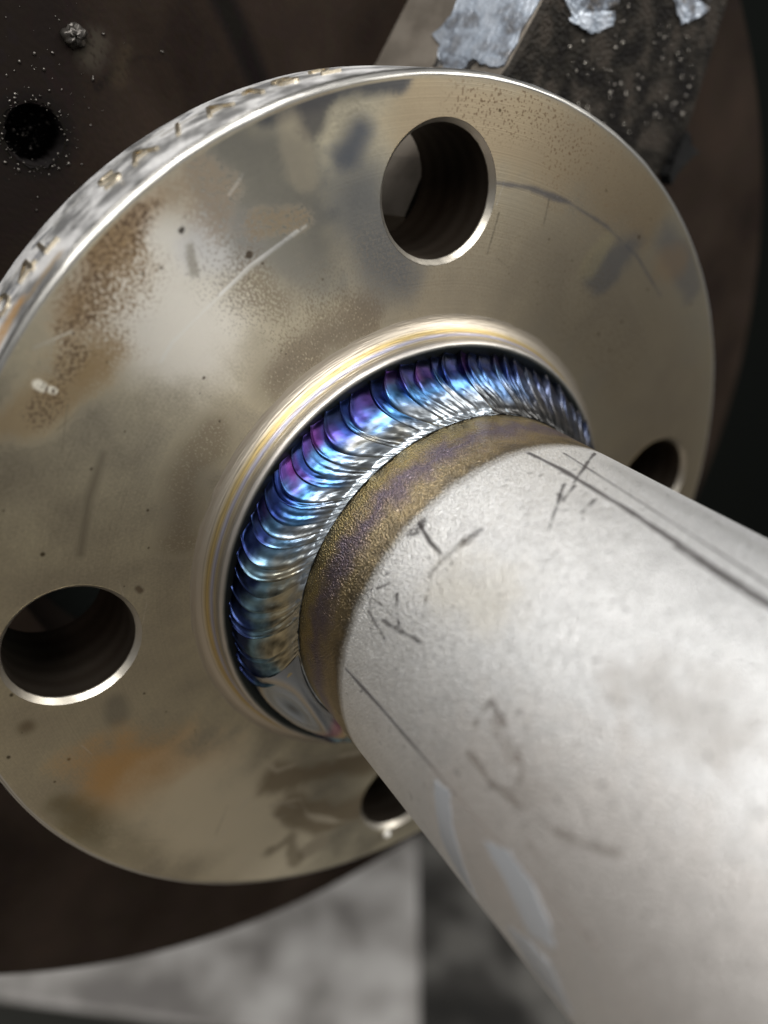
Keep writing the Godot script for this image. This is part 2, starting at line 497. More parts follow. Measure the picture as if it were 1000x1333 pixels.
func pipe_material() -> Material:
	var p := Paint.new(2048, 1024, false, 0.14, 1.62, RP, 31, 0.02, 0.26)
	for j in p.h:
		var z0 := p.lo + (p.hi - p.lo) * (j + 0.5) / p.h
		for i in p.w:
			var k := j * p.w + i
			var b := p.big[k] / 255.0
			var f := p.fine[k] / 255.0
			var o := k * 6
			var z := z0 + 0.006 * (b - 0.5) + 0.012 * (f - 0.5)
			var bare := 0.88 + 0.18 * b + 0.62 * (f - 0.5)
			var clean := smoothstep(TINT - 0.018, TINT + 0.006, z)
			if clean >= 1.0:
				p.px[o] = 0.66 * bare
				p.px[o + 1] = 0.665 * bare
				p.px[o + 2] = 0.672 * bare
				p.px[o + 3] = 0.46 + 0.2 * (f - 0.5)
				p.px[o + 4] = 0.82
			else:
				# oxide colours of the heated band
				var t := clampf((z - TOE) / (TINT - TOE) + 0.28 * (b - 0.5), 0.0, 1.0)
				var c := lin(0.18, 0.155, 0.11)
				if t < 0.22:
					c = lin(0.20, 0.18, 0.13).lerp(lin(0.38, 0.30, 0.15), t / 0.22)
				elif t < 0.45:
					c = lin(0.38, 0.30, 0.15).lerp(lin(0.21, 0.17, 0.22), (t - 0.22) / 0.23)
				elif t < 0.75:
					c = lin(0.21, 0.17, 0.22).lerp(lin(0.37, 0.30, 0.19), (t - 0.45) / 0.3)
				elif t < 0.93:
					c = lin(0.37, 0.30, 0.19).lerp(lin(0.21, 0.175, 0.125), (t - 0.75) / 0.18)
				else:
					c = lin(0.20, 0.17, 0.13)
				var m := 0.85 + 0.4 * f
				p.px[o] = lerpf(c.r * m, 0.66 * bare, clean)
				p.px[o + 1] = lerpf(c.g * m, 0.665 * bare, clean)
				p.px[o + 2] = lerpf(c.b * m, 0.672 * bare, clean)
				p.px[o + 3] = lerpf(0.28, 0.46, clean)
				p.px[o + 4] = 1.0
			var g := rng.randf() - 0.5
			if z > TINT:
				for q in 3:
					p.px[o + q] *= 1.0 + 0.22 * g
			p.px[o + 5] = 0.5 + (0.14 * (f - 0.5) + 0.4 * g if z > TINT else 0.34 * (f - 0.5) + 0.34 * g)
	var ink := lin(0.035, 0.03, 0.03)
	p.stroke([[0.0, TINT + 0.004], [TAU, TINT + 0.004]], 0.004, 0.006, lin(0.16, 0.14, 0.12), 0.6, 0.6, 0.006, 0.5)
	p.stroke([[1.76, 0.362], [1.746, 0.439], [1.767, 0.613], [1.792, 0.717], [1.814, 0.809], [1.826, 0.889], [1.84, 1.0]], 0.0062, 0.003, ink, 0.95, 0.7, 0.003, 0.0, 0.3)
	p.stroke([[1.604, 0.387], [1.64, 0.51], [1.679, 0.646], [1.711, 0.762], [1.738, 0.862], [1.76, 1.0]], 0.0030, 0.002, ink, 0.9, 0.7, 0.002, 0.0, 0.4)
	p.stroke([[1.821, 0.727], [1.84, 0.818], [1.85, 0.896], [1.86, 0.99]], 0.0034, 0.002, ink, 0.85, 0.7, 0.002)
	p.stroke([[1.372, 0.379], [1.649, 0.457], [1.785, 0.492]], 0.0026, 0.002, ink, 0.9, 0.7, 0.003, 0.25)
	p.stroke([[3.172, 0.363], [3.162, 0.496], [3.163, 0.637], [3.165, 0.757], [3.149, 0.876], [3.13, 1.0]], 0.0042, 0.0025, ink, 0.92, 0.7, 0.002, 0.0, 0.3)
	p.stroke([[2.379, 0.363], [2.426, 0.369], [2.46, 0.361]], 0.006, 0.005, ink, 0.85, 0.7, 0.008, 0.4)
	p.stroke([[2.40, 0.36], [2.434, 0.409], [2.442, 0.447]], 0.003, 0.003, ink, 0.9, 0.7, 0.003)
	p.stroke([[2.264, 0.472], [2.33, 0.467]], 0.007, 0.006, ink, 0.75, 0.7, 0.008, 0.4)
	p.stroke([[2.33, 0.467], [2.467, 0.459], [2.547, 0.46]], 0.004, 0.005, ink, 0.75, 0.7, 0.006, 0.42)
	for q in [[2.806, 0.337, 2.781, 0.395], [2.781, 0.395, 2.783, 0.458], [2.76, 0.36, 2.85, 0.38], [2.70, 0.42, 2.80, 0.46], [2.846, 0.377, 2.885, 0.441], [2.74, 0.37, 2.66, 0.40], [2.62, 0.48, 2.70, 0.50], [2.9, 0.40, 2.93, 0.42], [2.83, 0.42, 2.78, 0.52]]:
		p.stroke([[q[0], q[1]], [q[2], q[3]]], 0.0019, 0.0018, ink, 0.9, 0.7, 0.005, 0.34)
	p.stroke([[2.8, 0.37], [2.78, 0.48]], 0.05, 0.04, ink, 0.75, 0.7, 0.02, 0.68)
	p.stroke([[2.855, 0.694], [2.75, 0.70], [2.8, 0.759], [2.853, 0.799], [2.94, 0.805], [2.99, 0.764], [2.972, 0.705]], 0.0030, 0.003, lin(0.05, 0.045, 0.045), 0.95, 0.7, 0.010, 0.36)
	p.stroke([[2.80, 0.72], [2.86, 0.78], [2.81, 0.78]], 0.008, 0.007, lin(0.09, 0.08, 0.08), 0.8, 0.7, 0.012, 0.5)
	p.stroke([[2.99, 0.764], [2.961, 0.826], [2.934, 0.883], [2.886, 0.929], [2.822, 0.973]], 0.0036, 0.003, lin(0.05, 0.045, 0.045), 0.95, 0.7, 0.007, 0.25)
	p.stroke([[2.90, 0.82], [2.87, 0.83]], 0.025, 0.015, lin(0.10, 0.09, 0.08), 0.8, 0.7, 0.02, 0.58)
	p.stroke([[3.05, 0.86], [3.065, 0.91], [3.086, 0.928]], 0.004, 0.004, lin(0.16, 0.14, 0.13), 0.7, 0.7, 0.008, 0.4)
	for q in [[1.829, 0.486, 1.97, 0.531], [1.97, 0.531, 2.088, 0.566], [1.80, 0.50, 1.92, 0.525], [1.80, 0.53, 1.90, 0.545], [1.82, 0.555, 1.92, 0.57]]:
		p.stroke([[q[0], q[1]], [q[2], q[3]]], 0.0018, 0.0015, ink, 0.9, 0.7, 0.004, 0.28)
	p.stroke([[1.87, 0.56], [1.85, 0.60]], 0.022, 0.015, ink, 0.6, 0.7, 0.01, 0.66)
	p.stroke([[2.363, 0.886], [2.347, 0.942], [2.323, 0.969]], 0.05, 0.05, lin(0.36, 0.345, 0.33), 0.65, 0.6, 0.05)
	p.stroke([[2.51, 0.511], [2.46, 0.591]], 0.05, 0.05, lin(0.46, 0.42, 0.33), 0.4, 0.6, 0.03)
	p.stroke([[3.1, 0.8], [2.95, 0.95], [2.9, 1.2]], 0.16, 0.1, lin(0.50, 0.45, 0.41), 0.5, 0.6, 0.05)
	p.stroke([[1.45, 0.45], [1.5, 0.8], [1.5, 1.1]], 0.02, 0.02, lin(0.3, 0.3, 0.29), 0.5, 0.5, 0.03, 0.45)
	for k in 260:
		var a := rng.randf_range(1.4, 3.5)
		var z := rng.randf_range(0.37, 1.1)
		p.stroke([[a, z], [a + rng.randf_range(-0.02, 0.02), z + rng.randf_range(-0.006, 0.006)]], rng.randf_range(0.0004, 0.0014), 0.002, ink, 0.7, 0.7, 0.002)
	return p.material(0.04)


func plate_material() -> Material:
	var p := Paint.new(2048, 256, true, 0.6, 1.97, 0.0, 51, 0.01, 0.3)
	for k in p.w * p.h:
		var b := p.big[k] / 255.0
		var f := p.fine[k] / 255.0
		p.px[k * 6] = 0.021 * (0.5 + 1.0 * b)
		p.px[k * 6 + 1] = 0.0145 * (0.5 + 1.0 * b)
		p.px[k * 6 + 2] = 0.011 * (0.5 + 1.0 * b)
		p.px[k * 6 + 3] = 0.72 + 0.3 * (b - 0.5)
		p.px[k * 6 + 4] = 0.0
		p.px[k * 6 + 5] = 0.5 * b + 0.3 * f
	var soot := lin(0.006, 0.005, 0.005)
	p.stroke([[-0.365, 1.1], [-0.318, 1.038], [-0.26, 0.95]], 0.03, 0.02, soot, 0.9, 0.8, 0.01)
	p.stroke([[-0.82, 1.2], [-0.78, 0.95], [-0.80, 0.70], [-0.95, 0.55]], 0.14, 0.1, soot, 0.7, 0.75, 0.08)
	p.stroke([[-0.62, 0.87], [-0.585, 0.91], [-0.53, 0.945], [-0.47, 0.955], [-0.41, 0.945]], 0.004, 0.006, soot, 0.55, 0.7, 0.008, 0.3)
	p.stroke([[-0.62, 0.955], [-0.635, 0.93]], 0.02, 0.02, lin(0.05, 0.043, 0.033), 0.7, 0.6, 0.02, 0.3)
	p.stroke([[-0.56, 0.96], [-0.57, 0.90]], 0.012, 0.015, lin(0.04, 0.031, 0.02), 0.6, 0.6, 0.02, 0.3)
	p.stroke([[-0.745, 0.76]], 0.075, 0.02, soot, 0.8, 0.8, 0.01)
	var m: ORMMaterial3D = p.material(0.02)
	m.metallic_specular = 0.16
	return m


# ---------------------------------------------------------------- the welded flange
func weld_edge(k: int) -> float:         # angle at which ripple k begins
	return k * TAU / 90.0 + 0.019 * sin(k * 12.9898) + 0.012 * sin(k * 4.1)


func weld_shift(s: float, bow: float) -> float:        # the crescent of a ripple: out against the travel, then swept back along the toe
	return bow * 4.0 * s * (1.0 - s) - 0.05 * s * s


func bead_point(a: float, s: float, lift: float) -> Vector3:
	var q := Vector2(0.489, 0.051).lerp(Vector2(0.4085, TOE), s)
	var bulge := 0.020 * pow(maxf(sin(PI * clampf(s, 0.0, 1.0)), 0.0), 0.75) + lift
	q += Vector2(0.81, 0.585) * bulge
	return v3(q.x * cos(a), q.x * sin(a), q.y)


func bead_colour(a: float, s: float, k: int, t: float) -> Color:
	a = fposmod(a, TAU)
	var u := s + 0.20 * n1(k * 37.0, s * 90.0, t * 40.0) + 0.16 * n1(a * 300.0, s * 200.0, 700.0) + 0.10 * sin(k * 2.3)
	var purple := clampf(0.12 + 1.5 * n1(k * 61.0 + t * 30.0, 900.0), 0.0, 1.0)
	var edge := lin(0.022, 0.032, 0.085)
	var deep := lin(0.028, 0.05, 0.20).lerp(lin(0.13, 0.028, 0.17), purple)
	var blue := lin(0.075, 0.20, 0.42)
	var silver := lin(0.35, 0.385, 0.42)
	if a > 2.65:      # lower left: teal blue into straw
		var q := smoothstep(2.65, 3.1, a)
		blue = blue.lerp(lin(0.22, 0.36, 0.44), q)
		silver = silver.lerp(lin(0.50, 0.45, 0.31), q)
		deep = deep.lerp(lin(0.03, 0.045, 0.12), q)
	if a < 2.0:      # far side: dull grey, its dark reflection put into the colour too
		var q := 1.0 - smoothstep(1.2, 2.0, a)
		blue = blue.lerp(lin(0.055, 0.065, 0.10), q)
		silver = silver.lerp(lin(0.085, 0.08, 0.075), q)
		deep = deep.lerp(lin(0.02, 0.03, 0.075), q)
	var c := edge.lerp(deep, smoothstep(0.0, 0.20, u))
	c = c.lerp(blue, smoothstep(0.30, 0.56, u))
	c = c.lerp(silver, smoothstep(0.55, 0.88, u))
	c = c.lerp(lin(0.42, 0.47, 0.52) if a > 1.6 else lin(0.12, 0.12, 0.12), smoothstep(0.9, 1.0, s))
	c = c.lerp(lin(0.46, 0.40, 0.26), 0.7 * smoothstep(0.1, 0.4, n1(a * 160.0, s * 110.0, 50.0)) * smoothstep(0.5, 0.7, s) * smoothstep(1.9, 2.3, a))
	var m := 0.9 + 1.3 * n1(k * 11.0 + t * 90.0, s * 300.0)
	m *= 0.8
	return Color(c.r * m, c.g * m, c.b * m)


func weld(root: Node3D) -> void:
	var m := vmetal(0.34)
	var base := Shape.new()
	lathe(base, [[0.50, 0.040, lin(0.05, 0.055, 0.05)], [0.478, 0.046, lin(0.05, 0.055, 0.05)], [0.42, 0.150, lin(0.1, 0.1, 0.1)], [0.40, 0.166, lin(0.1, 0.1, 0.1)]], 128)
	var bead := obj("weld_bead", base, m, root)
	var toe := Shape.new()
	lathe(toe, [[0.409, 0.160, lin(0.3, 0.34, 0.38)], [0.4045, 0.1675, lin(0.3, 0.34, 0.38)], [0.4010, 0.1715, lin(0.35, 0.40, 0.46)], [0.3965, 0.1740, lin(0.2, 0.22, 0.24)]], 480, Vector2.ZERO, Vector2.ZERO, 0.003)
	obj("weld_toe", toe, vmetal(0.28), bead)
	var c0 := 3.60
	var c1 := 4.12
	for k in 90:
		var a0 := weld_edge(k)
		var a1 := weld_edge(k + 1)
		if a0 > c0 - 0.04 and a1 < c1:
			continue
		var amp := 0.0105 * (1.0 + 0.5 * sin(k * 7.7))
		var bow0 := 0.075 + 0.016 * sin(k * 3.3)
		var bow1 := 0.075 + 0.016 * sin((k + 1) * 3.3)
		var blob := 0.55 + 0.45 * sin(k * 5.9)
		var sh := Shape.new()
		sh.grid(16, 44, false, func(i: int, j: int):
			var t := i / 16.0
			var s := j / 44.0 * 1.1
			var lo := a0 + weld_shift(s, bow0)
			var hi := a1 + weld_shift(s, bow1)
			var a := lerpf(lo, hi, t)
			var hump := t if t < 0.72 else 0.72 + 0.28 * sin((t - 0.72) / 0.28 * PI)
			if t > 0.86:
				hump *= sqrt(maxf(0.0, 1.0 - pow((t - 0.86) / 0.14, 2.0)))
			var fade := lerpf(1.0, 0.13, smoothstep(0.25, 0.72, s))
			var lift := amp * fade * hump
			lift += 0.0024 * n1(a * 420.0, s * 260.0) * sin(PI * t)
			lift += 0.0030 * smoothstep(0.45, 0.8, s) * n1(a * 900.0 + 300.0, s * 420.0) * minf(1.0, 4.0 * t * (1.0 - t) + 0.2)
			lift += 0.0007 * smoothstep(0.2, 0.5, s) * sin(t * (9.0 + 5.0 * sin(k * 1.7)) + s * 4.0 * sin(k * 2.9)) * sin(PI * t)
			if s > 0.92:
				lift += (s - 0.92) * 0.03 * n1(a * 700.0, 40.0)
			var ss := s - (1.0 - s) * (1.0 - s) * 0.11 * blob * sin(PI * clampf(t * 1.05, 0.0, 1.0))
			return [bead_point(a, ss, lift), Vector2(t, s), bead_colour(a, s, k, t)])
		obj("weld_ripple", sh, m, bead)
	# the crater where the last pass stopped
	var cr := Shape.new()
	cr.grid(64, 40, false, func(i: int, j: int):
		var t := i / 64.0
		var s := j / 40.0 * 1.08
		var a := lerpf(c0 - 0.10, c1 + 0.06, t) + weld_shift(s, 0.075)
		var d := Vector2((t - 0.42) / 0.40, (s - 0.52) / 0.40).length()
		var lift := 0.002 - 0.009 * (1.0 - smoothstep(0.1, 1.0, d)) + 0.003 * exp(-pow((d - 1.0) / 0.22, 2.0))
		lift += 0.0012 * n1(a * 500.0, s * 200.0) + 0.0008 * sin(d * 14.0) * smoothstep(0.2, 0.6, d)
		var c := lin(0.24, 0.30, 0.40).lerp(lin(0.30, 0.34, 0.40), smoothstep(0.2, 0.6, d))
		c = c.lerp(lin(0.09, 0.11, 0.15), 1.0 - smoothstep(0.0, 0.35, d))
		c = c.lerp(lin(0.42, 0.34, 0.22), exp(-pow((d - 0.95) / 0.10, 2.0)) * 0.6)
		c = c.lerp(lin(0.20, 0.22, 0.25) if s > 0.35 else lin(0.03, 0.035, 0.06), smoothstep(1.05, 1.35, d))
		c = c.lerp(lin(0.40, 0.18, 0.24), 0.8 * smoothstep(0.76, 0.88, t))
		c = c.lerp(lin(0.55, 0.42, 0.26), smoothstep(0.90, 0.97, t))
		return [bead_point(a, s, lift), Vector2(t, s), c])
	obj("weld_crater", cr, vmetal(0.36), bead)


func flange(root: Node3D) -> void:
	var holes := []
	for k in 4:
		holes.append([HOLE + k * PI / 2 - (TAU if k == 3 else 0.0), RBC, RH])
	var face := Shape.new()
	pierced(face, 0.560, 1.0060, 0.0, holes, Vector2(0.55, 1.0))
	var fl := obj("flange", face, face_material(), root)
	# turned edge, rim, back
	var edge := Shape.new()
	var br := lin(0.55, 0.54, 0.51)
	var bd := lin(0.26, 0.255, 0.24)
	lathe(edge, [[1.0165, -0.0130, br], [1.0150, -0.0075, bd], [1.0130, -0.0042, br], [1.0100, -0.0016, bd], [1.0065, 0.0007, br], [1.0035, -0.0005, br]], 900, Vector2.ZERO, Vector2(0, 1), 0.0016)
	obj("turned_edge", edge, vmetal(0.33), fl)
	var rim := Shape.new()
	lathe(rim, [[0.985, -T, br], [1.008, -T + 0.006, br], [1.0155, -T + 0.018, br], [1.0165, -T * 0.75, br], [1.0165, -T * 0.5, br], [1.0165, -0.0120, br]], 512, Vector2.ZERO, Vector2(-T, 0.0), 0.0012)
	obj("rim", rim, rim_material(), fl)
	var back := Shape.new()
	pierced(back, 0.40, 0.986, -T, holes.map(func(h): return [h[0], h[1], h[2] * 0.94]), Vector2(0.58, 1.0), false)
	obj("back_face", back, metal(lin(0.3, 0.27, 0.22), 0.5), fl)
	# hub: cove, wall and top, tinted by the heat of the weld
	var hub := Shape.new()
	var prof := []
	for k in 61:
		var t := k / 60.0
		var ang := t * PI / 2
		var r := 0.564 - 0.044 * sin(ang)
		var z := 0.0505 * (1.0 - cos(ang))
		var c := lin(0.62, 0.56, 0.47)
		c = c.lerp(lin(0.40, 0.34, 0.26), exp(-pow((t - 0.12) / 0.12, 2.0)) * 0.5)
		c = c.lerp(lin(0.62, 0.47, 0.19), exp(-pow((t - 0.52) / 0.10, 2.0)) * 0.9)
		c = c.lerp(lin(0.50, 0.50, 0.64), exp(-pow((t - 0.67) / 0.06, 2.0)))
		c = c.lerp(lin(0.58, 0.50, 0.34), exp(-pow((t - 0.78) / 0.04, 2.0)) * 0.8)
		c = c.lerp(lin(0.46, 0.45, 0.44), smoothstep(0.84, 1.0, t))
		var m := rng.randf_range(0.80, 0.83) if t < 0.35 else rng.randf_range(0.56, 0.86)
		prof.append([r + rng.randf_range(-0.0003, 0.0003), z, Color(c.r * m, c.g * m, c.b * m)])
	prof.append([0.5185, 0.054, lin(0.5, 0.47, 0.44)])
	prof.append([0.5160, 0.0575, lin(0.45, 0.43, 0.40)])
	prof.append([0.5125, 0.0590, lin(0.25, 0.25, 0.23)])
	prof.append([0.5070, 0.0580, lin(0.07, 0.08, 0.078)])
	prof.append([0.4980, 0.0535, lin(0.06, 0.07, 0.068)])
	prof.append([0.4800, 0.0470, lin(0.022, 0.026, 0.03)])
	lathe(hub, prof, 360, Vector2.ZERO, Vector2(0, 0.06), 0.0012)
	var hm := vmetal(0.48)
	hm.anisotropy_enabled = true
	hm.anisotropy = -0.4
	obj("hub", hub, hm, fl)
	# bolt holes: bright chamfer, dark drilled wall
	for h in holes:
		var sh := Shape.new()
		var c: Vector2 = Vector2(cos(h[0]), sin(h[0])) * RBC
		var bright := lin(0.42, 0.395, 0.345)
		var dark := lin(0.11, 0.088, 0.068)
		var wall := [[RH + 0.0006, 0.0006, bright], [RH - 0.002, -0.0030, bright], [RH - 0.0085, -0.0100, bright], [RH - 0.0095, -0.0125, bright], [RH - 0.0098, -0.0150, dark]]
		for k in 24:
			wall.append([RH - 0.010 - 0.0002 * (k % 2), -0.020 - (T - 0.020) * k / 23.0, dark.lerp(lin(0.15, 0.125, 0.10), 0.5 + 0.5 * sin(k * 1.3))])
		lathe(sh, wall, 96, Vector2.ZERO, Vector2(-T, 0), 0.0008, c)
		obj("bolt_hole", sh, vmetal(0.42), fl)
	var dot := SphereMesh.new()
	dot.radius = 0.0105 * S
	dot.height = 0.024 * S
	dot.radial_segments = 20
	dot.rings = 12
	var d := obj("spatter_bead", dot, metal(lin(0.88, 0.86, 0.8), 0.35, 0.0), fl)
	d.position = v3(0.092, -0.936, 0.008)
	# raised characters forged on the rim, read clockwise with their tops towards the back
	var font := SystemFont.new()
	font.font_names = PackedStringArray(["Droid Sans"])
	font.font_weight = 400
	var lm := metal(lin(0.72, 0.64, 0.50), 0.34)
	var said := "04LSA/A182"
	var where := [2.623, 2.552, 2.496, 2.345, 2.277, 2.198, 2.123, 2.044, 1.983, 1.901]
	for k in said.length():
		var t := TextMesh.new()
		t.text = said[k]
		t.font = font
		t.font_size = 48
		t.pixel_size = 0.000145
		t.depth = 0.0008
		t.curve_step = 1.5
		var o := obj("raised_letter", t, lm, fl)
		var a: float = where[k]
		var out := Vector3(cos(a), sin(a), 0)
		var along := Vector3(sin(a), -cos(a), 0)
		o.transform = Transform3D(Basis(along, Vector3(0, 0, -1), out), v3(out.x * 1.0165, out.y * 1.0165, -0.135))


func rim_material() -> Material:
	var p := Paint.new(2048, 96, false, -T, 0.0, 1.0165, 71, 0.028, 0.2)
	for k in p.w * p.h:
		var b := p.big[k] / 255.0
		var f := p.fine[k] / 255.0
		var m := 0.36 + 0.95 * smoothstep(0.25, 0.75, b)
		p.px[k * 6] = 0.66 * m
		p.px[k * 6 + 1] = 0.66 * m
		p.px[k * 6 + 2] = 0.66 * m
		p.px[k * 6 + 3] = 0.34 + 0.25 * f
		p.px[k * 6 + 4] = 0.62
		p.px[k * 6 + 5] = 0.3 * b + 0.5 * f
	p.stroke([[2.60, -0.06], [2.70, -0.055], [2.86, -0.06]], 0.022, 0.012, lin(0.42, 0.24, 0.08), 0.85, 0.55, 0.012, 0.25, 0.5)
	p.stroke([[2.50, -0.045], [2.58, -0.04]], 0.012, 0.008, lin(0.42, 0.3, 0.16), 0.7, 0.5, 0.008, 0.3, 0.6)
	for k in 34:
		var a := rng.randf_range(1.5, 3.0)
		var z := rng.randf_range(-0.24, -0.04)
		p.stroke([[a, z], [a + rng.randf_range(0.02, 0.12), z + rng.randf_range(-0.02, 0.02)]], rng.randf_range(0.002, 0.008), 0.004, lin(0.16, 0.18, 0.22) if k % 3 else lin(0.78, 0.76, 0.7), 0.6, 0.25, 0.006, 0.3)
	return p.material(0.012)


func pipe(root: Node3D) -> void:
	var sh := Shape.new()
	var prof := [[0.365, -T * 0.6], [RP, -T * 0.6 + 0.004], [RP, 0.145]]
	for k in 24:
		prof.append([RP, lerpf(0.16, 1.60, k / 23.0)])
	prof.append([RP, 2.55])
	sh.grid(256, prof.size() - 1, true, func(i: int, j: int):
		var a := TAU * (i % 256) / 256
		var q: Array = prof[j]
		return [v3(q[0] * cos(a), q[0] * sin(a), q[1]), Vector2(i / 256.0, clampf((q[1] - 0.14) / 1.48, 0.002, 0.995)), Color.WHITE])
	var pi := obj("pipe", sh, pipe_material(), root)
	var bore := Shape.new()
	lathe(bore, [[RP, 2.55], [RP - 0.02, 2.555], [0.355, 2.54], [0.345, -T * 0.6], [0.366, -T * 0.6]], 96)
	obj("pipe_bore", bore, metal(lin(0.25, 0.24, 0.23), 0.5), pi)
	# shiny residue of tape on the flank
	var tm := metal(lin(0.55, 0.59, 0.65), 0.3, 0.5)
	tm.transparency = BaseMaterial3D.TRANSPARENCY_ALPHA
	tm.albedo_color.a = 0.75
	for poly in [[[3.205, 0.654], [3.182, 0.691], [3.316, 0.711], [3.44, 0.732], [3.647, 0.76], [3.622, 0.718], [3.475, 0.678]], [[3.22, 0.782], [3.148, 0.827], [3.162, 0.878], [3.234, 0.926], [3.317, 0.944], [3.387, 0.896], [3.282, 0.841]], [[3.527, 0.843], [3.431, 0.897], [3.421, 0.945], [3.581, 0.981], [3.653, 0.904]]]:
		obj("tape_residue", tape(poly), tm, pi)


func tape(poly: Array) -> Shape:           # a thin film that follows the pipe; poly in (angle, z)
	var pts := PackedVector2Array()
	for k in poly.size():                  # more points along the outline, slightly ragged
		var a := Vector2(poly[k][0], poly[k][1])
		var b := Vector2(poly[(k + 1) % poly.size()][0], poly[(k + 1) % poly.size()][1])
		for m in 6:
			pts.append(a.lerp(b, m / 6.0) + Vector2(rng.randf_range(-0.004, 0.004), rng.randf_range(-0.0015, 0.0015)))
	var sh := Shape.new()
	var up := RP + 0.0009
	var on := func(q: Vector2, r: float) -> Vector3: return v3(r * cos(q.x), r * sin(q.x), q.y)
	# strips in angle keep the film on the curve
	var lo := 99.0
	var hi := -99.0
	for q in pts:
		lo = minf(lo, q.x)
		hi = maxf(hi, q.x)
	var n := 14
	for k in n:
		var x0 := lerpf(lo, hi, float(k) / n)
		var x1 := lerpf(lo, hi, float(k + 1) / n)
		var box := PackedVector2Array([Vector2(x0, -9), Vector2(x1, -9), Vector2(x1, 9), Vector2(x0, 9)])
		for piece in Geometry2D.intersect_polygons(pts, box):
			var t := Geometry2D.triangulate_polygon(piece)
			for m in range(0, t.size(), 3):
				var q := [piece[t[m]], piece[t[m + 1]], piece[t[m + 2]]]
				if (q[1] - q[0]).cross(q[2] - q[0]) < 0:
					q.reverse()
				var f := sh.p.size()
				sh.tri(on.call(q[0], up), on.call(q[1], up), on.call(q[2], up))
				for e in 3:
					sh.n[f + e] = Vector3(cos(q[e].x), sin(q[e].x), 0)
	for k in pts.size():
		var a := pts[k]
		var b := pts[(k + 1) % pts.size()]
		sh.quad(on.call(a, RP + 0.0001), on.call(b, RP + 0.0001), on.call(b, up), on.call(a, up))
	return sh


# ---------------------------------------------------------------- what stands behind
func spatter(called: String, parent: Node3D, spots: Array, m: Material) -> void:   # spots: [position in radii, size in radii]
	var ball := SphereMesh.new()
	ball.radius = 1.0
	ball.height = 1.7
	ball.radial_segments = 8
	ball.rings = 5
	ball.material = m
	var mm := MultiMesh.new()
	mm.transform_format = MultiMesh.TRANSFORM_3D
	mm.mesh = ball
	mm.instance_count = spots.size()
	for k in spots.size():
		var q: Array = spots[k]
		var b := Basis.from_euler(Vector3(rng.randf() * 6, rng.randf() * 6, rng.randf() * 6)) * Basis.from_scale(Vector3(1, rng.randf_range(0.5, 1.3), rng.randf_range(0.6, 1.2)) * (q[1] * S))
		mm.set_instance_transform(k, Transform3D(b, q[0] * S))
	var o := MultiMeshInstance3D.new()
	o.name = called
	o.multimesh = mm
	o.set_meta("kind", "stuff")
	parent.add_child(o, true)


func positioner() -> void:
	var root := thing("welding_positioner", "dark brown steel turning plate behind the flange, crusted with spatter at upper left", "positioner", Vector3(0, H, 0))
	var z := -0.595
	var pit := [2.346, 1.064, 0.060]
	var sh := Shape.new()
	pierced(sh, 0.86, 1.94, z, [pit], Vector2(0.6, 1.97))
	var pm := plate_material()
	var plate := obj("turning_plate", sh, pm, root)
	var side := Shape.new()
	lathe(side, [[0.86, z], [0.85, z - 0.01], [0.85, z - 0.29], [0.86, z - 0.30], [1.2, z - 0.30], [1.94, z - 0.30], [1.955, z - 0.28], [1.955, z - 0.015], [1.9395, z]], 256, Vector2.ZERO, Vector2(z - 0.3, z))
	obj("plate_edge", side, metal(lin(0.02, 0.015, 0.012), 0.6, 0.0), plate)
	var hole := Shape.new()
	lathe(hole, [[0.0635, z + 0.001], [0.058, z - 0.004], [0.054, z - 0.09], [0.03, z - 0.10], [0.0005, z - 0.095]], 48, Vector2.ZERO, Vector2(-1, 0), 0.010, Vector2(cos(pit[0]), sin(pit[0])) * pit[1])
	obj("clogged_hole", hole, metal(lin(0.006, 0.005, 0.005), 0.85, 0.0), plate)
	var lump := Shape.new()
	lump.grid(20, 8, true, func(i: int, j: int):
		var a := TAU * (i % 20) / 20.0
		var t := j / 8.0 * PI / 2
		var r := 0.024 * (1.0 + 0.55 * n1(cos(a) * 120, sin(a) * 120, t * 100))
		return [v3(-0.668 + r * cos(a) * cos(t), 0.958 + r * sin(a) * cos(t), z - 0.001 + 0.7 * r * sin(t)), Vector2(a, t), Color.WHITE])
	obj("spatter_lump", lump, metal(lin(0.05, 0.045, 0.04), 0.35, 0.6), plate)
	var spots := []
	for k in 300:
		var q := Vector2(-0.76, 0.85) + Vector2(rng.randfn(0, 0.10), rng.randfn(0, 0.12))
		if k % 3 == 0:
			q = Vector2(-0.745, 0.76) + Vector2.from_angle(rng.randf() * TAU) * rng.randf_range(0.0, 0.085)
		if k % 9 == 1:
			q = Vector2(-0.745, 0.76) + Vector2.from_angle(rng.randf() * TAU) * rng.randf_range(0.055, 0.08)
		var deep := q.distance_to(Vector2(-0.745, 0.76)) < 0.055
		spots.append([Vector3(q.x, q.y, z - (0.07 if deep else 0.0)), 0.0009 + 0.0035 * pow(rng.randf(), 3.0) * (1.6 if deep else 1.0)])
	spatter("weld_spatter", plate, spots, metal(lin(0.12, 0.11, 0.10), 0.3, 0.8))
	var head := bevel_box(2.1 * S, 2.1 * S, 12.0 * S, 0.01)
	var hd := obj("headstock", head, metal(lin(0.012, 0.014, 0.013), 0.6, 0.0), root)
	hd.position = v3(0, 0, z - 0.302 - 6.0)


